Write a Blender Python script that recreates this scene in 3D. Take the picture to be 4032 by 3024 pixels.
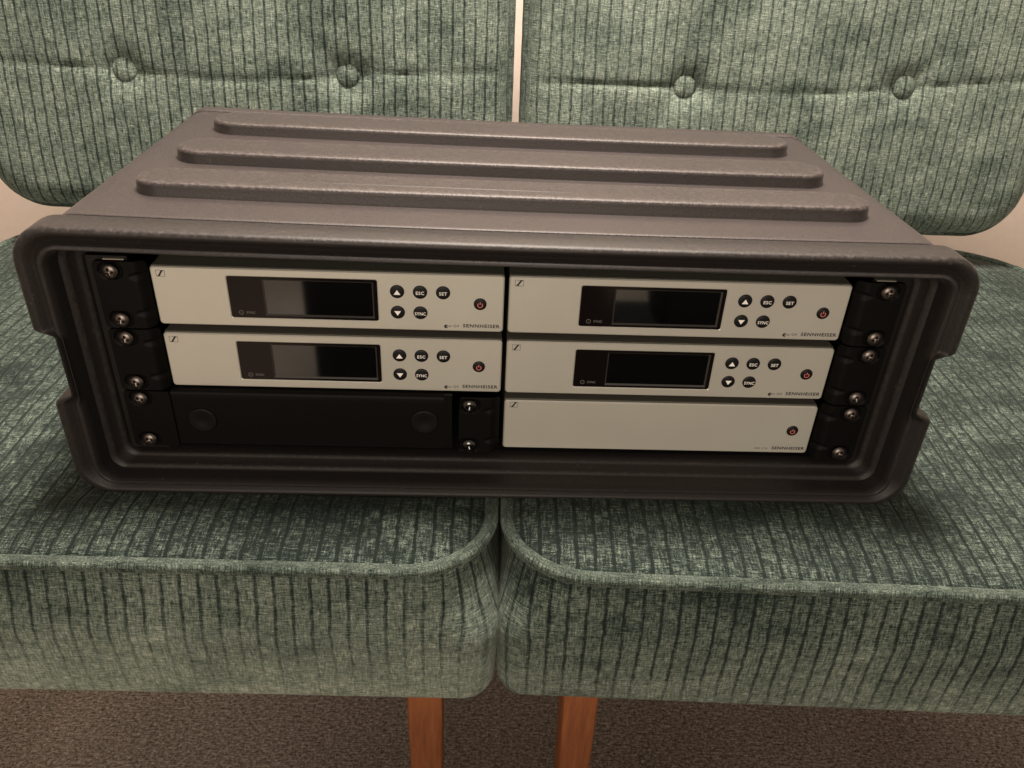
import bpy, math, random
from mathutils import Vector, Matrix

random.seed(7)
for o in list(bpy.data.objects): bpy.data.objects.remove(o)
SC = bpy.context.scene
COL = SC.collection
PI = math.pi
H0 = 540.0                      # rack centre above the carpet, mm


def W(x, y, z):                 # millimetres about the rack centre -> metres above the carpet
    return Vector((x / 1000, y / 1000, (z + H0) / 1000))


# ------------------------------------------------------------------ camera, world, lamps, exposure
cam = bpy.data.cameras.new('camera')
camo = bpy.data.objects.new('camera', cam)
COL.objects.link(camo)
Rm = Matrix(((0.99892599, -0.02250126, -0.04050371),
             (-0.02283781, 0.5214952, -0.85294853),
             (0.0403149, 0.85295748, 0.52042123)))
camo.matrix_world = Matrix.Translation(W(-14.964, -438.8, 256.44)) @ Rm.to_4x4()
cam.sensor_fit = 'HORIZONTAL'
cam.sensor_width = 36
cam.lens = 36 * 0.780
cam.clip_start = 0.01
cam.clip_end = 50
SC.camera = camo

world = bpy.data.worlds.new('World')
SC.world = world
world.use_nodes = True
bg = world.node_tree.nodes['Background']
bg.inputs[0].default_value = (1.0, 0.85, 0.70, 1)
bg.inputs[1].default_value = 0.40


def lamp(name, loc, target, size, power, col):
    l = bpy.data.lights.new(name, 'AREA')
    l.shape = 'DISK'
    l.size = size
    l.energy = power
    l.color = col
    o = bpy.data.objects.new(name, l)
    o.location = loc
    o.rotation_euler = (Vector(target) - Vector(loc)).to_track_quat('-Z', 'Y').to_euler()
    COL.objects.link(o)
    return o


lamp('ceiling_lamp', W(40, 240, 1250), W(0, 330, 0), 0.4, 60, (1.0, 0.88, 0.77))
lamp('room_lamp', W(-250, -2300, 520), W(0, 0, -50), 1.2, 30, (1.0, 0.86, 0.71))

SC.view_settings.view_transform = 'Standard'
SC.view_settings.look = 'None'
SC.view_settings.exposure = 0.06
SC.view_settings.gamma = 1
SC.render.resolution_x = 1024
SC.render.resolution_y = 768


# ------------------------------------------------------------------ node helper
class NT:
    def __init__(s, name):
        s.m = bpy.data.materials.new(name)
        s.m.use_nodes = True
        s.t = s.m.node_tree
        s.b = s.t.nodes['Principled BSDF']

    def n(s, typ, **kw):
        nd = s.t.nodes.new(typ)
        for k, v in kw.items(): setattr(nd, k, v)
        return nd

    def link(s, a, b): s.t.links.new(a, b)

    def setin(s, sock, v):
        if hasattr(v, 'is_linked') or isinstance(v, bpy.types.NodeSocket): s.link(v, sock)
        else: sock.default_value = v

    def math(s, op, a, b=0.0, c=0.0, clamp=False):
        nd = s.n('ShaderNodeMath', operation=op, use_clamp=clamp)
        for i, v in enumerate((a, b, c)): s.setin(nd.inputs[i], v)
        return nd.outputs[0]

    def xyz(s, x, y, z=0.0):
        nd = s.n('ShaderNodeCombineXYZ')
        for i, v in enumerate((x, y, z)): s.setin(nd.inputs[i], v)
        return nd.outputs[0]

    def noise(s, vec, scale=1.0, detail=2.0, rough=0.5):
        nd = s.n('ShaderNodeTexNoise')
        nd.inputs['Scale'].default_value = scale
        nd.inputs['Detail'].default_value = detail
        nd.inputs['Roughness'].default_value = rough
        s.link(vec, nd.inputs['Vector'])
        return nd.outputs[0]

    def smooth(s, v, a, b):
        nd = s.n('ShaderNodeMapRange', interpolation_type='SMOOTHSTEP')
        s.setin(nd.inputs[0], v)
        nd.inputs[1].default_value = a
        nd.inputs[2].default_value = b
        return nd.outputs[0]

    def ramp(s, v, stops):
        nd = s.n('ShaderNodeValToRGB')
        e = nd.color_ramp.elements
        e[0].position, e[0].color = stops[0][0], (*stops[0][1], 1)
        e[1].position, e[1].color = stops[-1][0], (*stops[-1][1], 1)
        for p, c in stops[1:-1]:
            k = e.new(p)
            k.color = (*c, 1)
        s.link(v, nd.inputs[0])
        return nd.outputs[0]

    def bump(s, h, dist, strength=1.0):
        nd = s.n('ShaderNodeBump')
        nd.inputs['Distance'].default_value = dist
        nd.inputs['Strength'].default_value = strength
        s.link(h, nd.inputs['Height'])
        s.link(nd.outputs[0], s.b.inputs['Normal'])

    def obj(s, k=1000.0):
        tc = s.n('ShaderNodeTexCoord')
        v = s.n('ShaderNodeVectorMath', operation='SCALE')
        s.link(tc.outputs['Object'], v.inputs[0])
        v.inputs['Scale'].default_value = k
        return v.outputs[0]

    def uv(s):
        tc = s.n('ShaderNodeTexCoord')
        sp = s.n('ShaderNodeSeparateXYZ')
        s.link(tc.outputs['UV'], sp.inputs[0])
        return tc.outputs['UV'], sp.outputs[0], sp.outputs[1]

    def set(s, **kw):
        names = dict(base='Base Color', rough='Roughness', metal='Metallic', spec='Specular IOR Level',
                     sheen='Sheen Weight', sheen_rough='Sheen Roughness', sheen_tint='Sheen Tint', coat='Coat Weight')
        for k, v in kw.items():
            sock = s.b.inputs[names[k]]
            if isinstance(v, tuple) and len(v) == 3: v = (*v, 1)
            s.setin(sock, v)
        return s.m


def flat(name, base, rough=0.5, metal=0.0, spec=0.5, bump=None):
    t = NT(name)
    t.set(base=base, rough=rough, metal=metal, spec=spec)
    if bump:
        t.bump(t.noise(t.obj(), bump[0], 2), bump[1])
    return t.m


# ------------------------------------------------------------------ materials
def fabric(name, stripes=True, dark=1.0):
    t = NT(name)
    uvv, u, v = t.uv()
    nap_shade = t.n('ShaderNodeAttribute', attribute_name='nap_shade').outputs['Fac']     # pile lie plus painted shade: darkens seat tops, lightens fronts and backs
    S = lambda a: t.math('SUBTRACT', a, .5)
    M = lambda a, b: t.math('MULTIPLY', a, b)
    A = lambda a, b: t.math('ADD', a, b)
    w1 = t.noise(t.xyz(M(u, .012), M(v, .012)), 1, 2)
    w2 = t.noise(t.xyz(M(u, .10), M(v, .12)), 1, 2)
    uu = A(u, A(M(S(w1), 4.0), M(S(w2), 1.6)))
    k = t.math('DIVIDE', uu, 11.5)
    d = t.math('ABSOLUTE', S(t.math('FRACT', k)))
    cell = t.math('FLOOR', k)
    g = t.smooth(d, .36, .47)                             # 1 in the groove between two cords
    g2 = M(t.smooth(d, .11, .02), .45)                    # a faint one along the middle of a cord
    per = t.noise(t.xyz(M(cell, 3.7), M(v, .022)), 1, 2, .6)
    brk = t.noise(t.xyz(M(u, .11), M(v, .16)), 1, 3, .6)
    gs = M(t.math('MAXIMUM', g, M(g2, t.smooth(brk, .48, .62))), M(t.smooth(per, .18, .55), t.smooth(brk, .16, .40)))
    gs = M(gs, t.math('SUBTRACT', 1.0, M(t.smooth(nap_shade, .60, 1.05), .80)))
    if not stripes: gs = M(gs, .12)
    # pile: short weft strokes, fine warp, crushed patches, little blocks
    weft = t.noise(t.xyz(M(u, .15), M(v, 1.0)), 1, 2, .6)
    warp = t.noise(t.xyz(M(u, .75), M(v, .12)), 1, 2, .6)
    blot = t.noise(t.xyz(M(u, .020), M(v, .030)), 1, 4, .62)
    fine = t.noise(uvv, 1.3, 2, .65)
    mid = t.noise(t.xyz(M(u, .22), M(v, .36)), 1, 2, .6)
    row = t.math('DIVIDE', A(v, M(t.noise(t.xyz(cell, 0.0), 5.3, 0), 40)), 7.0)
    wn = t.n('ShaderNodeTexWhiteNoise', noise_dimensions='2D')
    t.link(t.xyz(cell, t.math('FLOOR', row)), wn.inputs['Vector'])
    rd = t.math('ABSOLUTE', S(t.math('FRACT', row)))
    line = M(t.smooth(rd, .38, .48), t.smooth(t.noise(t.xyz(M(u, .04), M(v, .3)), 1, 2), .42, .56))
    amp = t.math('SUBTRACT', 1.1, M(nap_shade, .40))
    tex = A(M(S(weft), 1.15), A(M(S(warp), .95), A(M(S(fine), 1.25), M(S(mid), .40))))
    tex = A(tex, A(M(S(blot), .60), M(S(wn.outputs['Value']), .10)))
    tex = t.math('SUBTRACT', tex, M(line, .10))
    val = A(.205, M(tex, amp))
    val = A(val, M(nap_shade, .50))
    big = t.noise(t.xyz(M(u, .011), M(v, .016)), 1, 2, .5)
    val = t.math('SUBTRACT', val, M(t.smooth(big, .52, .68), .13))
    val = t.math('SUBTRACT', val, M(gs, .40))
    c = t.ramp(val, [(0.0, (.006 * dark, .011 * dark, .009 * dark)), (.25, (.025 * dark, .038 * dark, .031 * dark)),
                     (.55, (.102 * dark, .127 * dark, .102 * dark)), (.80, (.215 * dark, .247 * dark, .200 * dark)), (1.0, (.42 * dark, .45 * dark, .375 * dark))])
    t.set(base=c, rough=.85, spec=.2, sheen=.15, sheen_rough=.35, sheen_tint=(.72, .80, .70))
    h = t.math('SUBTRACT', M(val, .55), M(gs, .8))
    t.bump(h, .0011, .7)
    return t.m


M_FAB = fabric('green_velvet')
M_PIPE = fabric('green_velvet_piping', False, .85)


def plastic(name, base, scale, wear=False, rough=.55, bd=.0003):
    t = NT(name)
    o = t.obj()
    n1 = t.noise(o, scale, 3, .6)
    n2 = t.noise(o, .012, 3, .6)
    n3 = t.noise(o, .35, 4, .7)
    mix = t.n('ShaderNodeMix', data_type='RGBA')
    mix.inputs['A'].default_value = (*[b * .62 for b in base], 1)
    mix.inputs['B'].default_value = (*[b * 1.45 for b in base], 1)
    t.link(t.math('ADD', t.math('MULTIPLY', n2, .5), t.math('MULTIPLY', t.smooth(n1, .3, .7), .5)), mix.inputs['Factor'])
    c = mix.outputs['Result']
    if wear:                                             # scuffed pale edges where the plastic has been rubbed
        at = t.n('ShaderNodeAttribute', attribute_name='wear')
        wv = t.math('MULTIPLY', at.outputs['Fac'], t.smooth(n3, .42, .66))
        sp = t.n('ShaderNodeSeparateXYZ')
        t.link(o, sp.inputs[0])
        scr = t.noise(t.xyz(t.math('MULTIPLY', sp.outputs[0], .018), t.math('MULTIPLY', sp.outputs[1], .5), t.math('MULTIPLY', sp.outputs[2], .5)), 1, 3, .8)
        spk = t.math('MULTIPLY', t.smooth(t.noise(o, .22, 3, .75), .67, .73), .7)
        spk = t.math('MAXIMUM', spk, t.math('MULTIPLY', t.smooth(scr, .66, .74), .35))
        wv = t.math('MAXIMUM', wv, spk)
        m2 = t.n('ShaderNodeMix', data_type='RGBA')
        t.link(t.math('MULTIPLY', wv, .19), m2.inputs['Factor'])
        t.link(c, m2.inputs['A'])
        m2.inputs['B'].default_value = (.26, .215, .19, 1)
        c = m2.outputs['Result']
    t.set(base=c, rough=t.math('ADD', rough - .08, t.math('MULTIPLY', n3, .16)), spec=.32, sheen=.03, sheen_rough=.4)
    t.bump(t.math('ADD', n1, t.math('MULTIPLY', n3, .25)), bd, .8)
    return t.m


M_CASE = plastic('moulded_plastic', (.026, .0202, .0192), .9, True, .46, .0003)
M_CASE_SHADED = plastic('moulded_plastic_shaded', (.012, .0092, .0084), .9, True, .50, .0002)  # same plastic as the body, its colour darkened for the rim's shade
M_EAR = flat('black_steel', (.003, .0026, .0023), .5, 0, .10, (2.2, .0001))
M_DARK = flat('black_inside', (.006, .0055, .005), .8, 0, .2)
M_RAIL = flat('rail_steel', (.02, .018, .016), .35, .6)
M_WIN = flat('window_plastic', (.006, .0045, .004), .12, 0, .35)
M_LCD = flat('lcd_glass', (.13, .145, .15), .05, 1.0)
M_LCDEDGE = flat('lcd_bezel', (.045, .040, .036), .22, 0, .8)
M_BTN = flat('button_rubber', (.004, .0035, .0035), .5, 0, .25)
M_WHITE = flat('white_print', (.92, .86, .80), .6)
M_RED = flat('red_print', (.62, .17, .14), .5)
M_PRINT = flat('black_print', (.010, .008, .008), .6)
M_GREY = flat('grey_print', (.13, .11, .09), .6)
M_DIM = flat('dim_print', (.13, .115, .105), .6)
M_SCREW = flat('dark_screw_metal', (.14, .118, .105), .36, 1.0)
M_CHROME = flat('black_chrome', (.09, .085, .08), .14, 1.0)
M_CHASSIS = flat('grey_chassis_paint', (.125, .118, .095), .6, .2)
M_LEGS = None


def silver():
    t = NT('silver_paint')
    o = t.obj()
    n = t.noise(o, 2.2, 3, .7)
    n2 = t.noise(o, .02, 2)
    c = t.ramp(t.math('ADD', t.math('MULTIPLY', n, .6), t.math('MULTIPLY', n2, .4)),
               [(.3, (.56, .535, .465)), (.7, (.64, .615, .54))])
    t.set(base=c, rough=.42, metal=.55, spec=.5)
    t.bump(n, .00006, .6)
    return t.m


M_SILVER = silver()


def wood():
    t = NT('orange_wood')
    sp = t.n('ShaderNodeSeparateXYZ')
    t.link(t.obj(), sp.inputs[0])
    v = t.xyz(t.math('MULTIPLY', sp.outputs[0], .30), t.math('MULTIPLY', sp.outputs[1], .30), t.math('MULTIPLY', sp.outputs[2], .022))
    n = t.noise(v, 1, 4, .6)
    f = t.noise(v, 6, 2, .6)
    c = t.ramp(t.math('ADD', t.math('MULTIPLY', n, .75), t.math('MULTIPLY', f, .25)),
               [(.3, (.19, .054, .015)), (.5, (.29, .088, .025)), (.7, (.37, .125, .040))])
    t.set(base=c, rough=.42, spec=.4)
    return t.m


M_WOOD = wood()


def carpet():
    t = NT('brown_carpet')
    o = t.obj()
    sp = t.n('ShaderNodeSeparateXYZ')
    t.link(o, sp.inputs[0])
    n = t.noise(o, .30, 4, .85)
    a = t.noise(t.xyz(t.math('MULTIPLY', sp.outputs[0], .12), t.math('MULTIPLY', sp.outputs[1], .55)), 1, 3, .7)
    b = t.noise(o, .004, 2)
    k = t.math('ADD', t.math('MULTIPLY', n, .65), t.math('MULTIPLY', a, .35))
    k = t.math('ADD', k, t.math('MULTIPLY', t.math('SUBTRACT', b, .5), .12))
    c = t.ramp(k, [(.38, (.060, .047, .040)), (.50, (.34, .275, .23)), (.62, (.80, .70, .61))])
    t.set(base=c, rough=.95, spec=.1)
    t.bump(k, .006, 1)
    return t.m


def wallpaint():
    t = NT('beige_wall_paint')
    o = t.obj()
    n = t.noise(o, .08, 4, .6)
    c = t.ramp(n, [(.3, (.70, .585, .50)), (.7, (.74, .62, .53))])
    t.set(base=c, rough=.85, spec=.2)
    t.bump(n, .0006, .5)
    return t.m


M_CARPET = carpet()
M_WALL = wallpaint()


# ------------------------------------------------------------------ mesh helpers
class MB:
    """collects vertices in millimetres, faces, uvs and a wear value"""

    def __init__(s):
        s.v, s.f, s.uv, s.w, s.fm = [], [], [], [], []

    def vert(s, x, y, z, uv=(0, 0), w=0.0):
        s.v.append((x, y, z)); s.uv.append(uv); s.w.append(w)
        return len(s.v) - 1

    def loop(s, pts, w=0.0, uvs=None):
        return [s.vert(*p, uv=(uvs[i] if uvs else (0, 0)), w=w) for i, p in enumerate(pts)]

    def bridge(s, a, b, closed=True, m=0):
        n = len(a)
        for i in range(n if closed else n - 1):
            j = (i + 1) % n
            s.f.append((a[i], a[j], b[j], b[i])); s.fm.append(m)

    def fill(s, a, m=0, rev=False):
        s.f.append(tuple(reversed(a)) if rev else tuple(a)); s.fm.append(m)

    def box(s, x0, x1, y0, y1, z0, z1):
        i = [s.vert(x, y, z) for x, y, z in ((x0, y0, z0), (x1, y0, z0), (x1, y1, z0), (x0, y1, z0),
                                             (x0, y0, z1), (x1, y0, z1), (x1, y1, z1), (x0, y1, z1))]
        for q in ((0, 3, 2, 1), (4, 5, 6, 7), (0, 1, 5, 4), (1, 2, 6, 5), (2, 3, 7, 6), (3, 0, 4, 7)):
            s.f.append(tuple(i[k] for k in q)); s.fm.append(0)

    def build(s, name, mats, parent=None, smooth=True, angle=40, recalc=True, attr='wear'):
        me = bpy.data.meshes.new(name)
        me.from_pydata([(a / 1000, b / 1000, c / 1000) for a, b, c in s.v], [], s.f)
        if not isinstance(mats, (list, tuple)): mats = [mats]
        for m in mats: me.materials.append(m)
        if any(s.fm): me.polygons.foreach_set('material_index', s.fm)
        if any(u != (0, 0) for u in s.uv):
            ul = me.uv_layers.new(name='UVMap')
            d = [0.0] * (2 * len(me.loops))
            for l in me.loops:
                d[2 * l.index], d[2 * l.index + 1] = s.uv[l.vertex_index]
            ul.data.foreach_set('uv', d)
        if any(s.w):
            at = me.attributes.new(attr, 'FLOAT', 'POINT')
            at.data.foreach_set('value', s.w)
        me.validate()
        if recalc:
            import bmesh
            bm = bmesh.new(); bm.from_mesh(me)
            bmesh.ops.recalc_face_normals(bm, faces=bm.faces)
            bm.to_mesh(me); bm.free()
        if smooth:
            me.polygons.foreach_set('use_smooth', [True] * len(me.polygons))
            me.set_sharp_from_angle(angle=math.radians(angle))
        me.update()
        return link(name, me, parent)


def link(name, data, parent=None):
    o = bpy.data.objects.new(name, data)
    COL.objects.link(o)
    if parent: o.parent = parent
    return o


def tag(o, label, cat, group=None, kind=None):
    if label: o['label'] = label
    if cat: o['category'] = cat
    if group: o['group'] = group
    if kind: o['kind'] = kind
    return o


def thing(name, label, cat, loc_mm, group=None, rz=0):
    o = link(name, None)
    o.location = W(*loc_mm)
    o.rotation_euler = (0, 0, rz)
    o.empty_display_size = .05
    return tag(o, label, cat, group)


def rrect(hw, hh, r, n=8, cx=0, cz=0, step=None):
    """rounded rectangle, counter-clockwise from the right side's bottom; fixed point count"""
    r = max(0.05, min(r, hw - .01, hh - .01))
    pts = []
    cs = [(hw - r, hh - r, 0), (-hw + r, hh - r, 90), (-hw + r, -hh + r, 180), (hw - r, -hh + r, 270)]
    for ci, (x, z, a) in enumerate(cs):
        arc = [(x + r * math.cos(math.radians(a + 90 * k / n)), z + r * math.sin(math.radians(a + 90 * k / n))) for k in range(n + 1)]
        pts += arc
        nx, nz, na = cs[(ci + 1) % 4]
        q = (nx + r * math.cos(math.radians(na if ci < 3 else 360)), nz + r * math.sin(math.radians(na if ci < 3 else 360)))
        p = arc[-1]
        if step:
            m = step[ci % 2]
            for k in range(1, m):
                pts.append((p[0] + (q[0] - p[0]) * k / m, p[1] + (q[1] - p[1]) * k / m))
    return [(cx + a, cz + b) for a, b in pts]


def prism(pts, y0, y1, name, mat, parent, bev=0.0):
    """flat outline (x,z) between y0 (front) and y1"""
    m = MB()
    a = m.loop([(x, y0, z) for x, z in pts]); b = m.loop([(x, y1, z) for x, z in pts])
    m.bridge(a, b); m.fill(a); m.fill(b, rev=True)
    return m.build(name, mat, parent, smooth=False)


def text(name, body, x, z, y, size, mat, parent, bold=0.0, space=1.0, align='LEFT', sx=1.0, shear=0.0, width=None):
    c = bpy.data.curves.new(name, 'FONT')
    c.body = body
    c.size = size / 1000
    c.offset = bold / 1000
    c.space_character = space
    c.align_x = align
    c.align_y = 'CENTER'
    c.shear = shear
    c.extrude = .00006
    c.resolution_u = 3
    tmp = bpy.data.objects.new(name, c)
    COL.objects.link(tmp)
    bpy.context.view_layer.update()
    me = bpy.data.meshes.new_from_object(tmp.evaluated_get(bpy.context.evaluated_depsgraph_get()))
    bpy.data.objects.remove(tmp)
    me.transform(Matrix.Translation((x / 1000, y / 1000, z / 1000)) @ Matrix.Rotation(PI / 2, 4, 'X') @ Matrix.Diagonal((sx, 1, 1, 1)))
    if width:
        vx = [v.co.x for v in me.vertices]
        k = width / 1000 / (max(vx) - min(vx))
        x0 = x / 1000
        for v in me.vertices: v.co.x = x0 + (v.co.x - (min(vx) if align == 'LEFT' else x0)) * k
    me.materials.clear(); me.materials.append(mat)
    me.name = name
    return link(name, me, parent)


# ------------------------------------------------------------------ the setting
def plane(name, pts, mat):
    m = MB()
    m.fill([m.vert(*p) for p in pts])
    o = m.build(name, mat, None, smooth=False, recalc=False)
    o.location = W(0, 0, 0)
    return tag(o, None, None, kind='structure')


plane('carpet_floor', [(-3000, -3200, -540), (3000, -3200, -540), (3000, 700, -540), (-3000, 700, -540)], M_CARPET)
plane('back_wall', [(-3000, 700, -540), (3000, 700, -540), (3000, 700, 1900), (-3000, 700, 1900)], M_WALL)


# ------------------------------------------------------------------ chairs
def profile_x(v, hh, hw, rf, rb):
    """half width of the cushion outline at v (from -hh, front/bottom, to +hh)"""
    if v < -hh + rf:
        q = (-hh + rf) - v
        return hw - rf + math.sqrt(max(0, rf * rf - q * q))
    if v > hh - rb:
        q = v - (hh - rb)
        return hw - rb + math.sqrt(max(0, rb * rb - q * q))
    return hw


def edge_dist(x, v, hh, hw, rf, rb):
    r = rf if v < 0 else rb
    ax, av = abs(x) - (hw - r), abs(v) - (hh - r)
    if ax > 0 and av > 0: return r - math.hypot(ax, av)
    return r - max(ax, av)


def outline(hh, hw, rf, rb, n=14, seg=64):
    pts = []
    for cx, cv, r, a in ((hw - rb, hh - rb, rb, 0), (-hw + rb, hh - rb, rb, 90), (-hw + rf, -hh + rf, rf, 180), (hw - rf, -hh + rf, rf, 270)):
        for k in range(n + 1):
            t = math.radians(a + 90 * k / n)
            pts.append((cx + r * math.cos(t), cv + r * math.sin(t), math.cos(t), math.sin(t)))
    out = []
    for i, p in enumerate(pts):
        q = pts[(i + 1) % len(pts)]
        m = seg if i % (n + 1) == n else 1
        for k in range(m):
            f = k / m
            out.append((p[0] + (q[0] - p[0]) * f, p[1] + (q[1] - p[1]) * f, p[2], p[3]))
    return out


def cushion(name, parent, T, hw, hh, rf, rb, height, nx, nv, boxing, uoff=0.0, rlow=None, nap_shade=(0, 0, 0)):
    """T maps (x, v, w) to parent-local mm. height(x, v, d) gives w of the face; boxing = [(out, w), ...] rings"""
    m = MB()
    vs = []
    for i in range(nv + 1):
        t = i / nv
        e = .5 - .5 * math.cos(PI * t)
        vs.append(-hh + 2 * hh * (.55 * t + .45 * e))
    rows = []
    for v in vs:
        pw = profile_x(v, hh, hw, rf, rb)
        row = []
        for j in range(nx + 1):
            t = j / nx
            e = .5 - .5 * math.cos(PI * t)
            x = pw * (2 * (.6 * t + .4 * e) - 1)
            d = max(0, edge_dist(x, v, hh, hw, rf, rb))
            row.append(m.vert(*T(x, v, height(x, v, d)), uv=(x + uoff, v), w=nap_shade[0]))
        rows.append(row)
    for a, b in zip(rows, rows[1:]): m.bridge(a, b, closed=False)
    # boxing band: stripes run across it
    ol = outline(hh, hw, rf, rb)
    ol.append(ol[0])
    s, arc = 0.0, [0.0]
    for p, q in zip(ol, ol[1:]):
        s += math.hypot(q[0] - p[0], q[1] - p[1]); arc.append(s)
    prev = None
    vmax = max(b[2] for b in boxing) or 1
    for out, w, vv in boxing:
        f = vv / vmax
        o2 = outline(hh, hw, rf + ((rlow or rf) - rf) * min(1, f * 2.2), rb)
        o2.append(o2[0])
        arc2 = [0.0]
        for p, q in zip(o2, o2[1:]): arc2.append(arc2[-1] + math.hypot(q[0] - p[0], q[1] - p[1]))
        k0 = 3 * 14 + 2 * 64 + 32
        arc2 = [a - arc2[k0] + arc[k0] for a in arc2]
        nv_ = nap_shade[1] + (nap_shade[2] - nap_shade[1]) * f
        lp = [m.vert(*T(p[0] + p[2] * out, p[1] + p[3] * out, w), uv=(arc2[i] + uoff, vv), w=nv_) for i, p in enumerate(o2)]
        if prev: m.bridge(prev, lp, closed=False)
        prev = lp
    m.fill(prev[:-1])
    return m.build(name, M_FAB, parent, angle=60, recalc=False, attr='nap_shade'), ol


def tube(name, parent, pts, r, mat, n=8, nap_shade=.45):
    m = MB()
    P = [Vector(p) for p in pts]
    N = len(P)
    rings = []
    s = 0.0
    for i, p in enumerate(P):
        t = (P[(i + 1) % N] - P[i - 1]).normalized()
        a = t.orthogonal().normalized() if i == 0 else (a0 - t * a0.dot(t)).normalized()
        a0 = a
        b = t.cross(a)
        s += (p - P[i - 1]).length
        rr = r * (1 + .03 * math.sin(s * .21) + .02 * math.sin(s * .057))
        rings.append(m.loop([tuple(p + (a * math.cos(2 * PI * k / n) + b * math.sin(2 * PI * k / n)) * rr) for k in range(n)],
                            uvs=[(3 + 2 * PI * r * k / n, s + .01) for k in range(n)], w=nap_shade))
    for i in range(N): m.bridge(rings[i], rings[(i + 1) % N])
    return m.build(name, mat, parent, angle=80, attr='nap_shade')


def fabric_button(parent, T, x, v, w, lean):
    m = MB()
    R = 12.5
    prev = None
    for k in range(7):
        a = PI / 2 * k / 6
        lp = [m.vert(*T(x + R * math.sin(a) * math.cos(2 * PI * j / 24), v + R * math.sin(a) * math.sin(2 * PI * j / 24), w + 4.5 * math.cos(a) - (3 if k == 6 else 0)),
                     uv=(200 + x + R * math.sin(a) * math.cos(2 * PI * j / 24), v + R * math.sin(a) * math.sin(2 * PI * j / 24)), w=.74) for j in range(24)]
        if prev: m.bridge(prev, lp)
        prev = lp
    return m.build('button', M_FAB, parent, angle=80, attr='nap_shade')


def legs(name, parent, x, y, top, bottom, w0, w1, splay):
    m = MB()
    rings = []
    for i in range(7):
        t = i / 6
        w = w0 + (w1 - w0) * t
        cx, cy, z = x + splay[0] * t, y + splay[1] * t, top + (bottom - top) * t
        rings.append(m.loop([(cx + a, cy + b, z) for a, b in rrect(w / 2, w * .55, 2.0, 3)]))
    for a, b in zip(rings, rings[1:]): m.bridge(a, b)
    m.fill(rings[0]); m.fill(rings[-1], rev=True)
    return m.build(name, M_WOOD, parent, angle=35)


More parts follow.
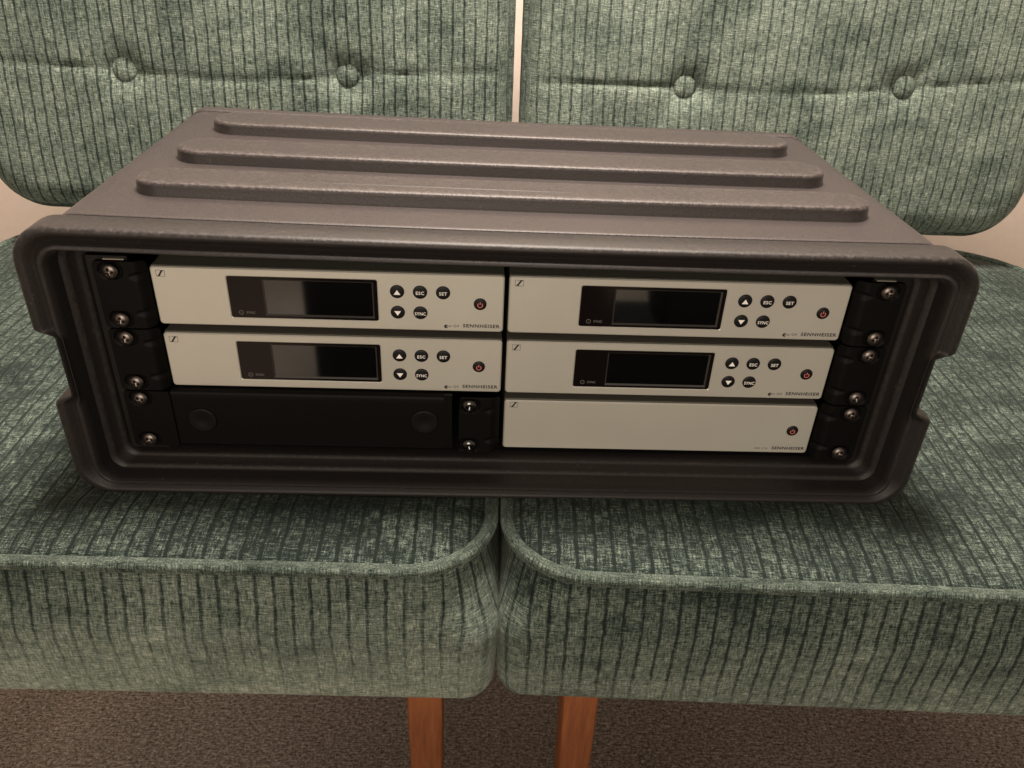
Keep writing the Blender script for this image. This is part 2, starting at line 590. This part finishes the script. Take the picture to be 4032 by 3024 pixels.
def make_chair(label, seat, back, leg_x, seed):
    """seat: cx, cy, hw, hh, rot(deg), zt ; back: cx, y0, z0, hw, lean(deg) -- mm in the rack frame"""
    rnd = random.Random(seed)
    cx, cy, hw, hh, rot, zt, zb = seat
    t = thing('armless_chair', label, 'chair', (cx, cy, -540), 'green velvet armless chairs')
    # geometry is authored in the rack frame and stored relative to the chair's base
    ca, sa = math.cos(math.radians(rot)), math.sin(math.radians(rot))

    def TS(x, v, w):
        return (x * ca - v * sa, x * sa + v * ca, w + H0)
    seams = [(102 - cy, 1.0), (328 - cy, 1.0)]
    ph = [rnd.uniform(0, 6) for _ in range(6)]

    def hseat(x, v, d):
        h = zt + 7.0 * (1 - math.exp(-d / 55)) - 3.2 * math.exp(-d / 5)
        h += 1.3 * math.sin(x * .013 + ph[0]) * math.sin(v * .017 + ph[1]) + .7 * math.sin(x * .045 + ph[2]) * math.sin(v * .05 + ph[3])
        for sv, k in seams:
            q = v - sv - 5 * math.sin(x * .012 + ph[4])
            h -= 1.8 * math.exp(-abs(q) / 3.0) - .8 * math.exp(-(q / 22) ** 2)
        for tx in (-.42 * hw, .42 * hw):
            for sv, k in seams:
                h -= 3 * math.exp(-((x - tx) ** 2 + (v - sv) ** 2) / 600)
        wx, wy = x + cx, v + cy                            # pressed in under the case
        ox, oy = max(0, abs(wx) - 268), max(0, -14 - wy, wy - 268)
        q = math.hypot(ox, oy)
        if q == 0: h = min(h, -92.0)
        else:
            h -= max(0, h + 92.0) * math.exp(-q / 5.5)
            lim = -90.5 + q * .14
            if h > lim: h = lim + (h - lim) * min(1, q / 60) ** 2
        return h
    box = [(-2.5, zt - 2.5, 0), (-5.0, zt - 5.5, 2), (-1.5, zt - 8.5, 4)]
    Hh = zt - zb
    bul = 12.5 if seed == 1 else 8.0
    for k in range(1, 13):
        f = k / 12
        box.append((-.5 + bul * (min(1, f / .45) ** 1.4 * (1 - .35 * f)), zt - 9 - f * (Hh - 23), 4 + f * (Hh - 4)))
    for k in range(1, 6):
        a = PI / 2 * k / 5
        box.append((-.5 + bul * .65 - 10 * (1 - math.cos(a)), zt - 4 - (Hh - 18) - 12 * math.sin(a), Hh + 3 * k))
    rf, rb = 52, 112
    cu, ol = cushion('seat_cushion', t, TS, hw, hh, rf, rb, hseat, 190, 190, box, 300 + seed * 37, rlow=15, nap_shade=((.02, .55, 1.15) if seed == 1 else (.02, .30, .95)))  # dark top and paler front: shade carried in the fabric colour
    tube('piping', cu, [TS(p[0] + p[2] * 2.2, p[1] + p[3] * 2.2, zt - 2.0) for p in ol[:-1]], 4.6, M_PIPE)
    # back rest
    bx, by, bz, bw, lean, bh, seamz, tilt, bdx = back
    la = math.radians(lean)
    th = 62.0

    def TB(x, v, w):      # v up from the middle, w towards the viewer
        vv = v + bh
        return (bx - cx + x, by - cy + vv * math.sin(la) - w * math.cos(la) , bz + H0 + vv * math.cos(la) + w * math.sin(la) * .0 + 0)
    tb = [(k * .405 * bw + bdx, seamz - bh + tilt * k * .405 * bw) for k in (-1, 1)]

    def hback(x, v, d):
        h = -26 + 26 * math.sqrt(max(0, 1 - (1 - min(1, d / 30.0)) ** 2)) + 10 * (1 - math.exp(-d / 70))
        q = v - (seamz - bh) - tilt * x + 3 + 5 * math.cos((x / bw) * PI * 1.2) - 3
        h -= (1.3 * math.exp(-abs(q) / 8) + 2.6 * math.exp(-abs(q) / 1.4)) * min(1, d / 20)
        for px, pv in tb:
            r2 = (x - px) ** 2 + (v - pv) ** 2
            h -= 10 * math.exp(-r2 / 280) + 2.2 * math.exp(-r2 / 1800)
            an = math.atan2(v - pv, x - px)
            h -= 2.6 * math.exp(-math.sqrt(r2) / 45) * max(0, math.cos(an * 3 + px)) ** 2 * (1 - math.exp(-r2 / 300))
        h += .9 * math.sin(x * .04 + ph[0]) * math.sin(v * .033 + ph[2]) + .9 * math.sin(x * .017 + ph[3])
        return h
    bxr = [(0, -26, 0), (1.5, -32, 6), (1.8, -45, 20), (1.2, -56, 32), (-2, -th, 40)]
    bk, ol2 = cushion('backrest', t, TB, bw, bh, 58, 58, hback, 150, 150, bxr, 120 + seed * 53, nap_shade=((.69, .2, .2) if seed == 1 else (.78, .2, .2)))
    for off in (-26.5, -th + 3):
        tube('piping', bk, [TB(p[0] + p[2] * 1.5, p[1] + p[3] * 1.5, off) for p in ol2[:-1]], 3.6, M_PIPE)
    for px, pv in tb:
        w = hback(px, pv, 100)
        fabric_button(bk, TB, px, pv, w + 6.5, la)
    for i, (x, y, sp) in enumerate(leg_x):
        legs('leg', t, x - cx, y - cy, zb + H0 + 2, 0, 27, 22, sp)
    m = MB()
    m.box(-hw + 60, hw - 60, -hh + 45, hh - 90, zb + H0 - 12, zb + H0 + 1)
    fr = m.build('seat_frame', M_DARK, t, smooth=False)
    for s in (-120, 120):
        m = MB()
        m.box(bx - cx + s - 22, bx - cx + s + 22, 452 - cy, 470 - cy, zb + H0 + 10, 230 + H0)
        m.build('back_post', M_WOOD, t, smooth=False)
    return t


make_chair('left green velvet armless chair under the black case, its seat front paler',
           (-275.6, 202, 272.5, 281, -1.0, -92, -213), (-268.5, 402, -51, 277, 9, 230, 145.5, .010, 0),
           [(-50.5, -40, (0, 0)), (-496, -45, (0, 0)), (-90, 430, (0, 0)), (-456, 430, (0, 0))], 1)
make_chair('right green velvet armless chair under the black case, its seat front darker and blotched',
           (318.0, 192, 301, 289.5, -2.4, -92, -210), (310, 402, -53, 283, 9, 230, 154, .038, -4),
           [(64.3, -45, (6, 0)), (560, -45, (0, 0)), (110, 430, (0, 0)), (510, 430, (0, 0))], 2)


# ------------------------------------------------------------------ the rack case
case = thing('rack_case', 'black moulded plastic rack case with three ridges on its lid, lying across both chairs', 'rack case', (0, 0, -90))
ZC = 90.0   # case base is 90 mm below the rack centre


def taper(z): return 1 + .004 * (85 - z) / 165


def notchx(z):
    """outer half width of the rim, cut in for the two side latches"""
    def ss(a, b, t):
        t = max(0, min(1, (t - a) / (b - a)))
        return t * t * (3 - 2 * t)
    k = ss(-22, -14, z) * (1 - ss(24.5, 29, z))
    return k


def case_loop(m, tz, y, hw=276.0, hh=91.0, R=22.0, w=0.0, xk=1.5, notch=1.0):
    pts = rrect(hw - tz * xk, hh - tz, max(R - tz * .9, 8), 10, step=(48, 110))
    out = []
    for x, z in pts:
        x2 = x * taper(z)
        lim = 265.0 if notch == 1.0 else 263.0
        if notch and abs(x2) > 257:
            k = notchx(z) * notch
            x2 = math.copysign(abs(x2) * (1 - k) + (257 + (abs(x2) - 257) * (lim - 257) / 19.3) * k, x2)
        q = x2 / 276
        z2 = z + (1.6 * q * q - 1.3 * q - .3) * max(0, z / 91)
        d = max(0, y)
        out.append((x2 - .010 * d, y - x2 * .02 * d / 270, z2 + ZC))
    return m.loop(out, w=w)


m = MB()
prof = [(6, 2.0, 0), (.5, 1.8, .1), (0, 1.2, .1), (0, -8, .1), (0, -16.4, .2), (.5, -18.4, .6), (1.6, -19.6, .4), (3.0, -20, 0),
        (4.6, -19.2, 0), (6.0, -17.2, 0), (7.2, -16.4, 0), (8.3, -17.6, 0), (9.2, -20.2, 0), (10.1, -21.9, .15), (11.0, -22.2, .1), (12.0, -21.2, 0),
        (12.9, -17, 0), (13.1, -9.5, 0), (13.3, -8.6, 0), (14.4, -8.0, .1), (15.3, -7.2, .3), (15.8, -6, 0), (16.8, -.6, 0), (17.6, 0.2, .15), (18.5, .8, .25), (19.2, 2.0, 0), (19.4, 10, 0)]
lp = None
for t, y, w in prof:
    l = case_loop(m, t, y, w=w, notch=1.0 if t < 12 else 0)
    if lp: m.bridge(lp, l)
    lp = l
m.build('front_rim', M_CASE_SHADED, case, angle=50)

m = MB()     # inner sleeve and dark back of the well
lp = None
for t, y in ((19.4, 10), (20, 60), (20, 248)):
    l = case_loop(m, t, y, notch=0)
    if lp: m.bridge(lp, l)
    lp = l
m.fill(lp)
m.build('inner_sleeve', M_DARK, case)

m = MB()     # body shell
lp = None
for t, y, w in ((6, 4.4, 0), (.7, 4.5, 0), (.1, 5.2, .12), (.1, 8, .05), (0, 30, .05), (0, 120, .05), (0, 230, .05), (.3, 252, .2), (1.0, 255.0, .5), (2.8, 256, 0)):
    l = case_loop(m, t, y, hw=267.0, hh=90.6, R=20, w=w, notch=.98 if y < 240 else 0)
    if lp: m.bridge(lp, l)
    lp = l
m.build('case_body', M_CASE, case, angle=50)
m = MB()     # rear band
lp = None
for t, y, w in ((2.8, 256.5, 0), (.8, 257, .5), (0, 258.4, .3), (0, 268, .2), (1.5, 272, .6), (5, 274, .1), (12, 274.5, 0)):
    l = case_loop(m, t, y, hw=267.8, hh=90.8, R=20, w=w, notch=0)
    if lp: m.bridge(lp, l)
    lp = l
m.fill(lp)
m.build('rear_band', M_CASE, case, angle=50)

for y0, y1, x0, x1 in ((39.6, 73, -230, 231.5), (108, 145, -228.5, 227), (185, 224, -226.5, 225.5)):
    m = MB()
    cy, hy, cx, hx = (y0 + y1) / 2, (y1 - y0) / 2, (x0 + x1) / 2, (x1 - x0) / 2
    lp = None
    for off, z, w in ((2.8, 89.0, 0), (1.6, 90.6, 0), (.7, 92.0, 0), (.3, 97.2, .1), (-.1, 98.6, .7), (-.9, 99.4, 1), (-2.2, 99.8, .7), (-5, 99.9, .3), (-12, 99.9, .15)):
        ol = rrect(hx + off, hy + off, hy + off - .02, 14, step=(60, 1))
        l = m.loop([(cx + a, cy + b - a * .02 * cy / 270, z + ZC - .6 + 2.2 * (a / 276) ** 2 * .6 - .9 * a / 276) for a, b in ol], w=w)
        if lp: m.bridge(lp, l)
        lp = l
    m.fill(lp)
    m.build('ridge', M_CASE, case, angle=50)

for s in (-1, 1):
    m = MB()
    m.box(*sorted((s * 223, s * 247.3)), 3.5, 5.5, ZC - 69, ZC + 68.2)
    m.box(*sorted((s * 245.2, s * 247.2)), 5.5, 40, ZC - 69, ZC + 68)
    m.build('rack_rail', M_RAIL, case, smooth=False)
    # glint on the rail's top end, painted as a pale strip
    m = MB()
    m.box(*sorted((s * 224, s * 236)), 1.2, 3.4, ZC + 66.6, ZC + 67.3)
    m.build('rail_glint', flat('rail_glint_pale', (.35, .32, .28), .4, .7), case, smooth=False)


# ------------------------------------------------------------------ screws and ears (local to a unit)
def screw_mesh():
    m = MB()
    R, Hd = 4.9, 2.7
    NR, NA = 16, 48
    prev = None
    c = None
    for i in range(NR + 1):
        r = R * i / NR
        lp = []
        for k in range(NA):
            a = 2 * PI * k / NA
            x, z = r * math.cos(a), r * math.sin(a)
            h = Hd * math.sqrt(max(0, 1 - (r / (R * 1.02)) ** 2.4))
            arm = 2.6 - .0
            w = .62
            inx = (abs(x) < w and abs(z) < arm) or (abs(z) < w and abs(x) < arm)
            cen = math.hypot(x, z) < 1.15
            if inx or cen: h -= 1.9 * max(0, 1 - r / 3.4) + .35
            lp.append((x, -h, z))
        if i == 0:
            c = m.vert(0, -(Hd - 2.25), 0)
            continue
        l = m.loop(lp)
        if prev is None:
            for k in range(NA): m.f.append((c, l[k], l[(k + 1) % NA])); m.fm.append(0)
        else: m.bridge(prev, l)
        prev = l
    me = m.build('screw', M_SCREW, None, angle=50)
    return me


SCREW = screw_mesh()
SCREW_ME = SCREW.data
bpy.data.objects.remove(SCREW)
CHROME_ME = SCREW_ME.copy(); CHROME_ME.materials.clear(); CHROME_ME.materials.append(M_CHROME)


def add_screw(parent, x, z, rot, me=SCREW_ME, y=-.2):
    o = link('screw', me, parent)
    o.location = (x / 1000, y / 1000, z / 1000)
    o.rotation_euler = (0, rot, 0)
    return o


def ear(parent, x0, x1, zc, inner, sx, scr=(-15.875, 15.875), dents=True, screws=SCREW_ME, h=21.7, bend=True, seed=0):
    """plate from x0 to x1 (unit-local), inner = +1 when the unit lies to the right; sx = screw x"""
    rnd = random.Random(seed)
    nx, nz = 44, 64
    rows = []
    m = MB()
    for j in range(nz + 1):
        z = -h + 2 * h * j / nz
        row = []
        for i in range(nx + 1):
            x = x0 + (x1 - x0) * i / nx
            # rounded corners
            zz = z
            q = min(x - x0, x1 - x)
            if q < 2.2:
                lim = h - 2.2 + math.sqrt(max(0, 2.2 ** 2 - (2.2 - q) ** 2))
                zz = max(-lim, min(lim, z))
            y = 0.0
            di = (x1 - x) if inner > 0 else (x - x0)
            if bend and di < 7: y += 5.2 * (1 - di / 7) ** 2
            if dents:
                for dz in (-12, 12):
                    ddx, ddz = (di - 1.5) / 8.5, (zz - dz) / 2.7
                    e = ddx * ddx + ddz * ddz
                    if e < 1: y += 1.9 * math.sqrt(1 - e) * (.5 + .5 * (ddz if dz > 0 else ddz)) if ddz > -1 else 0
            for szz in scr:
                ex = max(0, abs(x - sx - .0) - 1.6)
                e = math.hypot(ex, zz - szz)
                if e < 5.6: y += 1.2 * min(1, (5.6 - e) / .7)
            row.append(m.vert(x, y, zz + zc))
        rows.append(row)
    for a, b in zip(rows, rows[1:]): m.bridge(a, b, closed=False)
    # edges folded back
    per = rows[0] + [r[-1] for r in rows[1:]] + rows[-1][-2::-1] + [r[0] for r in rows[-2:0:-1]]
    back = [m.vert(m.v[i][0], max(m.v[i][1] + 1.5, 2.0), m.v[i][2]) for i in per]
    m.bridge(per, back)
    e = m.build('rack_ear', M_EAR, parent, angle=35)
    for szz in scr:
        add_screw(e, sx, szz + zc, rnd.uniform(-.5, .5), screws)
    return e


# ------------------------------------------------------------------ receivers
PW, PH = 105.64, 19.22      # half size of the silver fascia
LX, RX = -106.83, 107.38    # fascia centres
YF = 6.0                    # fascia plane
ZU = [41.97, -2.48, -46.93]


def fascia(parent, window=True):
    m = MB()
    st = (30, 8)
    seq = [(0, 3.0), (0, .75), (.7, 0)]
    lp = None
    for t, y in seq:
        l = m.loop([(x, y, z + PH) for x, z in rrect(PW - t, PH - t, 2.2 - t * .6, 6, step=st)])
        if lp: m.bridge(lp, l)
        lp = l
    if window:
        wx, wz, ww, wh = -16.4, .3, 44.9, 13.8
        for t, y in ((-.5, 0), (0, .45), (0, 1.6)):
            l = m.loop([(x, y, z + PH) for x, z in rrect(ww - t, wh - t, 1.3, 6, wx, wz, step=st)])
            m.bridge(lp, l)
            lp = l
    m.fill(lp)
    return m.build('fascia', M_SILVER, parent, smooth=False)


def disc(name, x, z, r, y0, y1, mat, parent, n=32, dome=0.0):
    m = MB()
    lp = None
    for rr, y in ((r, y1), (r, y0 + .25), (r - .25, y0), (r * .7, y0 - dome * .6), (r * .35, y0 - dome)):
        l = m.loop([(x + rr * math.cos(2 * PI * k / n), y, z + rr * math.sin(2 * PI * k / n)) for k in range(n)])
        if lp: m.bridge(lp, l)
        lp = l
    m.fill(lp)
    return m.build(name, mat, parent, angle=50)


def emblem(parent, x, z):
    """small framed slanted S-band badge, 5.4 x 4.1 mm"""
    w, h, y = 5.3, 4.1, -.06
    m = MB()
    fr = .22
    o = m.loop([(x - w / 2, y, z - h / 2), (x + w / 2, y, z - h / 2), (x + w / 2, y, z + h / 2), (x - w / 2, y, z + h / 2)])
    i = m.loop([(x - w / 2 + fr, y, z - h / 2 + fr), (x + w / 2 - fr, y, z - h / 2 + fr), (x + w / 2 - fr, y, z + h / 2 - fr), (x - w / 2 + fr, y, z + h / 2 - fr)])
    m.bridge(o, i)
    n = 12
    a, b = [], []
    for k in range(n + 1):
        t = k / n
        s = t * t * (3 - 2 * t)
        zz = z - h / 2 + h * t
        cxl = x - w / 2 + .1 + (w * .59) * (.35 * t + .65 * t ** .55) * 1.0
        cxr = x + w / 2 - .1 - (w * .59) * (.35 * (1 - t) + .65 * (1 - t) ** .55)
        a.append(m.vert(cxl, y - .01, zz)); b.append(m.vert(cxr, y - .01, zz))
    m.bridge(a, b, closed=False)
    return m.build('emblem', M_PRINT, parent, smooth=False)


def power_symbol(parent, x, z, y, mat, s=1.0):
    m = MB()
    n = 18
    ri, ro = 1.25 * s, 1.75 * s
    a, b = [], []
    for k in range(n + 1):
        t = math.radians(90 + 38 + (360 - 76) * k / n)
        a.append(m.vert(x + ri * math.cos(t), y, z - .25 + ri * math.sin(t)))
        b.append(m.vert(x + ro * math.cos(t), y, z - .25 + ro * math.sin(t)))
    m.bridge(a, b, closed=False)
    m.fill([m.vert(x - .25 * s, y, z + .1), m.vert(x + .25 * s, y, z + .1), m.vert(x + .25 * s, y, z + 2.0 * s), m.vert(x - .25 * s, y, z + 2.0 * s)])
    return m.build('power_symbol', mat, parent, smooth=False)


def triangle(parent, x, z, y, up):
    s = 1 if up else -1
    pts = []
    for ax, az in ((0, 1.65), (-2.05, -1.45), (2.05, -1.45)):
        pts.append((x + ax, z - .35 + az * s))
    return prism(pts, y, y + .05, 'arrow_symbol', M_WHITE, parent)


def marks(parent, kind):
    text('brand_lettering', 'SENNHEISER', 80.7, PH - 15.2, -.05, 3.2, M_PRINT, parent, bold=.075, space=1.16, width=22.9)
    if kind == 'rx':
        disc('logo_disc', 70.2, PH - 15.9, 1.5, -.05, .2, M_PRINT, parent, 20)
        disc('logo_crescent', 70.85, PH - 15.9, .85, -.09, .2, M_SILVER, parent, 20)
        text('series_lettering', 'ew G4', 70.3, PH - 15.5, -.12, 2.6, M_GREY, parent, bold=0.0, space=1.0, width=7.8)
    else:
        text('series_lettering', 'ASA 214', 68.3, PH - 15.5, -.05, 2.2, M_GREY, parent, bold=0.01, space=1.05, width=9.2)


def chassis(parent):
    m = MB()
    m.box(-PW + .3, PW - .3, 2.9, 205, 1.5, 2 * PH - .25)
    return m.build('chassis', M_CHASSIS, parent, smooth=False)


def button_part(parent, x, z, r=4.35):
    b = disc('button', x, z + PH, r, -.7, .6, M_BTN, parent, 36, dome=.25)
    return b


def receiver():
    t = thing('wireless_receiver', '', 'receiver', (LX, YF, ZU[0] - PH), 'silver half-width wireless receivers')
    fascia(t)
    chassis(t)
    cx, cz, hw, hh = -7.2, .25, 33.3, 12.2
    st = (30, 8)
    m = MB()
    a = m.loop([(x, .45, z + PH) for x, z in rrect(44.9, 13.8, 1.3, 6, -16.4, .3, step=st)])
    b = m.loop([(x, .45, z + PH) for x, z in rrect(hw, hh, .3, 6, cx, cz, step=st)])
    m.bridge(a, b)
    win = m.build('display_window', M_WIN, t, smooth=False)
    m = MB()                                              # sunken bevel round the pane
    a = m.loop([(x, .45, z + PH) for x, z in rrect(hw, hh, .3, 6, cx, cz, step=st)])
    b = m.loop([(x, 1.45, z + PH) for x, z in rrect(hw - .95, hh - .95, .2, 6, cx, cz, step=st)])
    m.bridge(a, b)
    m.build('lcd_frame', M_LCDEDGE, win, smooth=False)
    m = MB()
    m.fill(m.loop([(x, 1.40, z + PH) for x, z in rrect(hw - .9, hh - .9, .2, 1, cx, cz)]))
    m.build('lcd_pane', M_LCD, win, smooth=False)
    disc('sync_mark', -55.3, PH - 10.0, .35, .38, .5, M_DIM, win, 12)
    m = MB()
    a = m.loop([(-55.3 + 1.45 * math.cos(2 * PI * k / 24), .38, PH - 10 + 1.45 * math.sin(2 * PI * k / 24)) for k in range(24)])
    b = m.loop([(-55.3 + 1.12 * math.cos(2 * PI * k / 24), .38, PH - 10 + 1.12 * math.sin(2 * PI * k / 24)) for k in range(24)])
    m.bridge(a, b)
    m.build('sync_ring', M_DIM, win, smooth=False)
    text('sync_lettering', 'SYNC', -52.2, PH - 10.0, .36, 2.2, M_DIM, win, bold=.02)
    ys = -1.02
    b = button_part(t, 40.5, 7.1); triangle(b, 40.5, 7.1 + PH, ys, True)
    b = button_part(t, 40.5, -6.8); triangle(b, 40.5, -6.8 + PH, ys, False)
    b = button_part(t, 54.4, 7.1); text('esc_lettering', 'ESC', 54.4, 6.6 + PH, ys, 2.95, M_WHITE, b, bold=.03, align='CENTER', width=5.0, space=1.1)
    b = button_part(t, 68.4, 7.1); text('set_lettering', 'SET', 68.4, 6.6 + PH, ys, 2.95, M_WHITE, b, bold=.03, align='CENTER', width=4.8, space=1.1)
    b = button_part(t, 54.4, -6.8); text('sync_lettering', 'SYNC', 54.4, -7.3 + PH, ys, 2.95, M_WHITE, b, bold=.03, align='CENTER', width=6.7, space=1.1)
    b = button_part(t, 91.1, 0.1, 3.95); b.name = 'power_button'; power_symbol(b, 91.1, PH - .1, ys, M_RED)
    emblem(t, -99.6, PH + 14.8)
    marks(t, 'rx')
    return t


def copy_tree(o, parent=None):
    c = o.copy()
    COL.objects.link(c)
    c.parent = parent
    for ch in list(o.children): copy_tree(ch, c)
    return c


LEFT_EAR = dict(x0=-242.6 - LX, x1=-213.2 - LX, zc=PH + 2.3, inner=1, sx=-232.6 - LX)
RIGHT_EAR = dict(x0=214.0 - RX, x1=243.0 - RX, zc=PH + 2.3, inner=-1, sx=232.6 - RX)


def place_ear(parent, spec, seed, **kw):
    e = ear(parent, seed=seed, **{**spec, **kw})
    e.location = (0, -YF / 1000, 0)
    return e


proto = receiver()
labels = ['silver receiver with display, upper left corner of the rack',
          'silver receiver with display, upper right corner of the rack',
          'silver receiver with display, middle row left, directly above the black blank panel',
          'silver receiver with display, middle row right, directly above the plain silver unit']
spots = [(LX, 0), (RX, 0), (LX, 1), (RX, 1)]
base_children = list(proto.children)
rxs = [proto]
for i in range(1, 4): rxs.append(copy_tree(proto))
for i, (x, r) in enumerate(spots):
    o = rxs[i]
    o.location = W(x, YF, ZU[r] - PH)
    o['label'] = labels[i]
    place_ear(o, LEFT_EAR if x < 0 else RIGHT_EAR, 10 + i)

# plain silver unit, bottom right
pu = thing('antenna_splitter', 'plain silver unit without display, only a power button, bottom right of the rack', 'splitter', (RX, YF, ZU[2] - PH))
fascia(pu, False)
chassis(pu)
b = button_part(pu, 91.9, -.3, 3.95); b.name = 'power_button'; power_symbol(b, 91.9, PH - .5, -1.02, M_RED)
disc('status_light', 92.2, PH - 10.7, 1.05, -.25, .4, flat('clear_lens', (.42, .38, .33), .12, 0, .8), pu, 20, dome=.4)
emblem(pu, -99.3, PH + 16.3 - .3)
marks(pu, 'pu')
place_ear(pu, RIGHT_EAR, 20)
ear_m = ear(pu, -28.2 - RX, -1.2 - RX, PH + 2.3, 1, -21.2 - RX, seed=21, screws=CHROME_ME, h=21.2)
ear_m.location = (0, -YF / 1000, 0)

# black blank panel, bottom left
bp = thing('blank_panel', 'black steel blank panel with two round plugs, bottom left of the rack', 'blank panel', (-137, 0, -66))
m = MB()
zz = 66.0
# main plate, a top lip rolled back, left flange
prof = [(.9, -64.0), (.9, -28.5), (.9, -25.2), (1.2, -24.0), (2.2, -23.0), (4.0, -22.7), (22, -22.7)]
xs = [-213.5 + 175.5 * k / 24 for k in range(25)]
rows = [[m.vert(x + 137, y, z + zz) for x in xs] for y, z in prof]
for a, b2 in zip(rows, rows[1:]): m.bridge(a, b2, closed=False)
m.build('plate', M_EAR, bp, angle=60)
m = MB()
m.box(-38 + 137, -32.6 + 137, .6, 3, -63.2 + zz, -21.6 + zz)
m.build('end_flange', M_EAR, bp, smooth=False)
ear(bp, -242.8 + 137, -213.9 + 137, -44.45 + zz + .2, 1, -232.6 + 137, seed=31, dents=False, bend=False, h=21.3)
for x, z in ((-196, -44.8), (-50.8, -42.8)):
    m = MB()
    lp = None
    n = 40
    for rr, y in ((9.3, .9), (9.2, .2), (8.8, -.15), (8.0, -.25), (5, .1), (2.2, .5), (1.0, .62)):
        l = m.loop([(x + 137 + rr * math.cos(2 * PI * k / n), y, z + zz + rr * math.sin(2 * PI * k / n)) for k in range(n)])
        if lp: m.bridge(lp, l)
        lp = l
    m.fill(lp)
    m.build('round_plug', flat('plug_rubber', (.004, .0035, .003), .5, 0, .16, (1.2, .0002)), bp, angle=50)

# ------------------------------------------------------------------ unseen dark blocks, added to shape what the displays reflect
M_REFLBLOCK = flat('reflection_block_dark', (.012, .011, .011), .9, 0, .1)
for label, cx, hx, base in (('unseen dark block added before the left chair to darken the display reflections', -50, 200, (-190, 190)),
                            ('unseen dark block added before the right chair to darken the display reflections', 443, 213, (-291, 200))):
    ot = thing('reflection_block', label, 'reflection_block', (cx, -565, -540), 'dark blocks added for the display reflections')
    m = MB()
    lp = None
    for t, z in ((12, 291), (2, 295), (0, 305), (0, 395), (3, 410), (12, 420), (30, 424)):
        l = m.loop([(a, b, z) for a, b in rrect(hx - t, 65 - t, 12, 5)])
        if lp: m.bridge(lp, l)
        lp = l
    m.fill(lp)
    m.build('block_top', M_REFLBLOCK, ot)  # upper part of the added reflection block
    m = MB()
    m.box(base[0], base[1], -55, 60, 60, 291)
    m.build('block_base', M_REFLBLOCK, ot, smooth=False)
    for a in (-1, 1):
        for b in (-1, 1):
            m = MB(); m.box(a * 165 - 15, a * 165 + 15, b * 40 - 12, b * 40 + 12, 0, 60)
            m.build('leg', M_WOOD, ot, smooth=False)
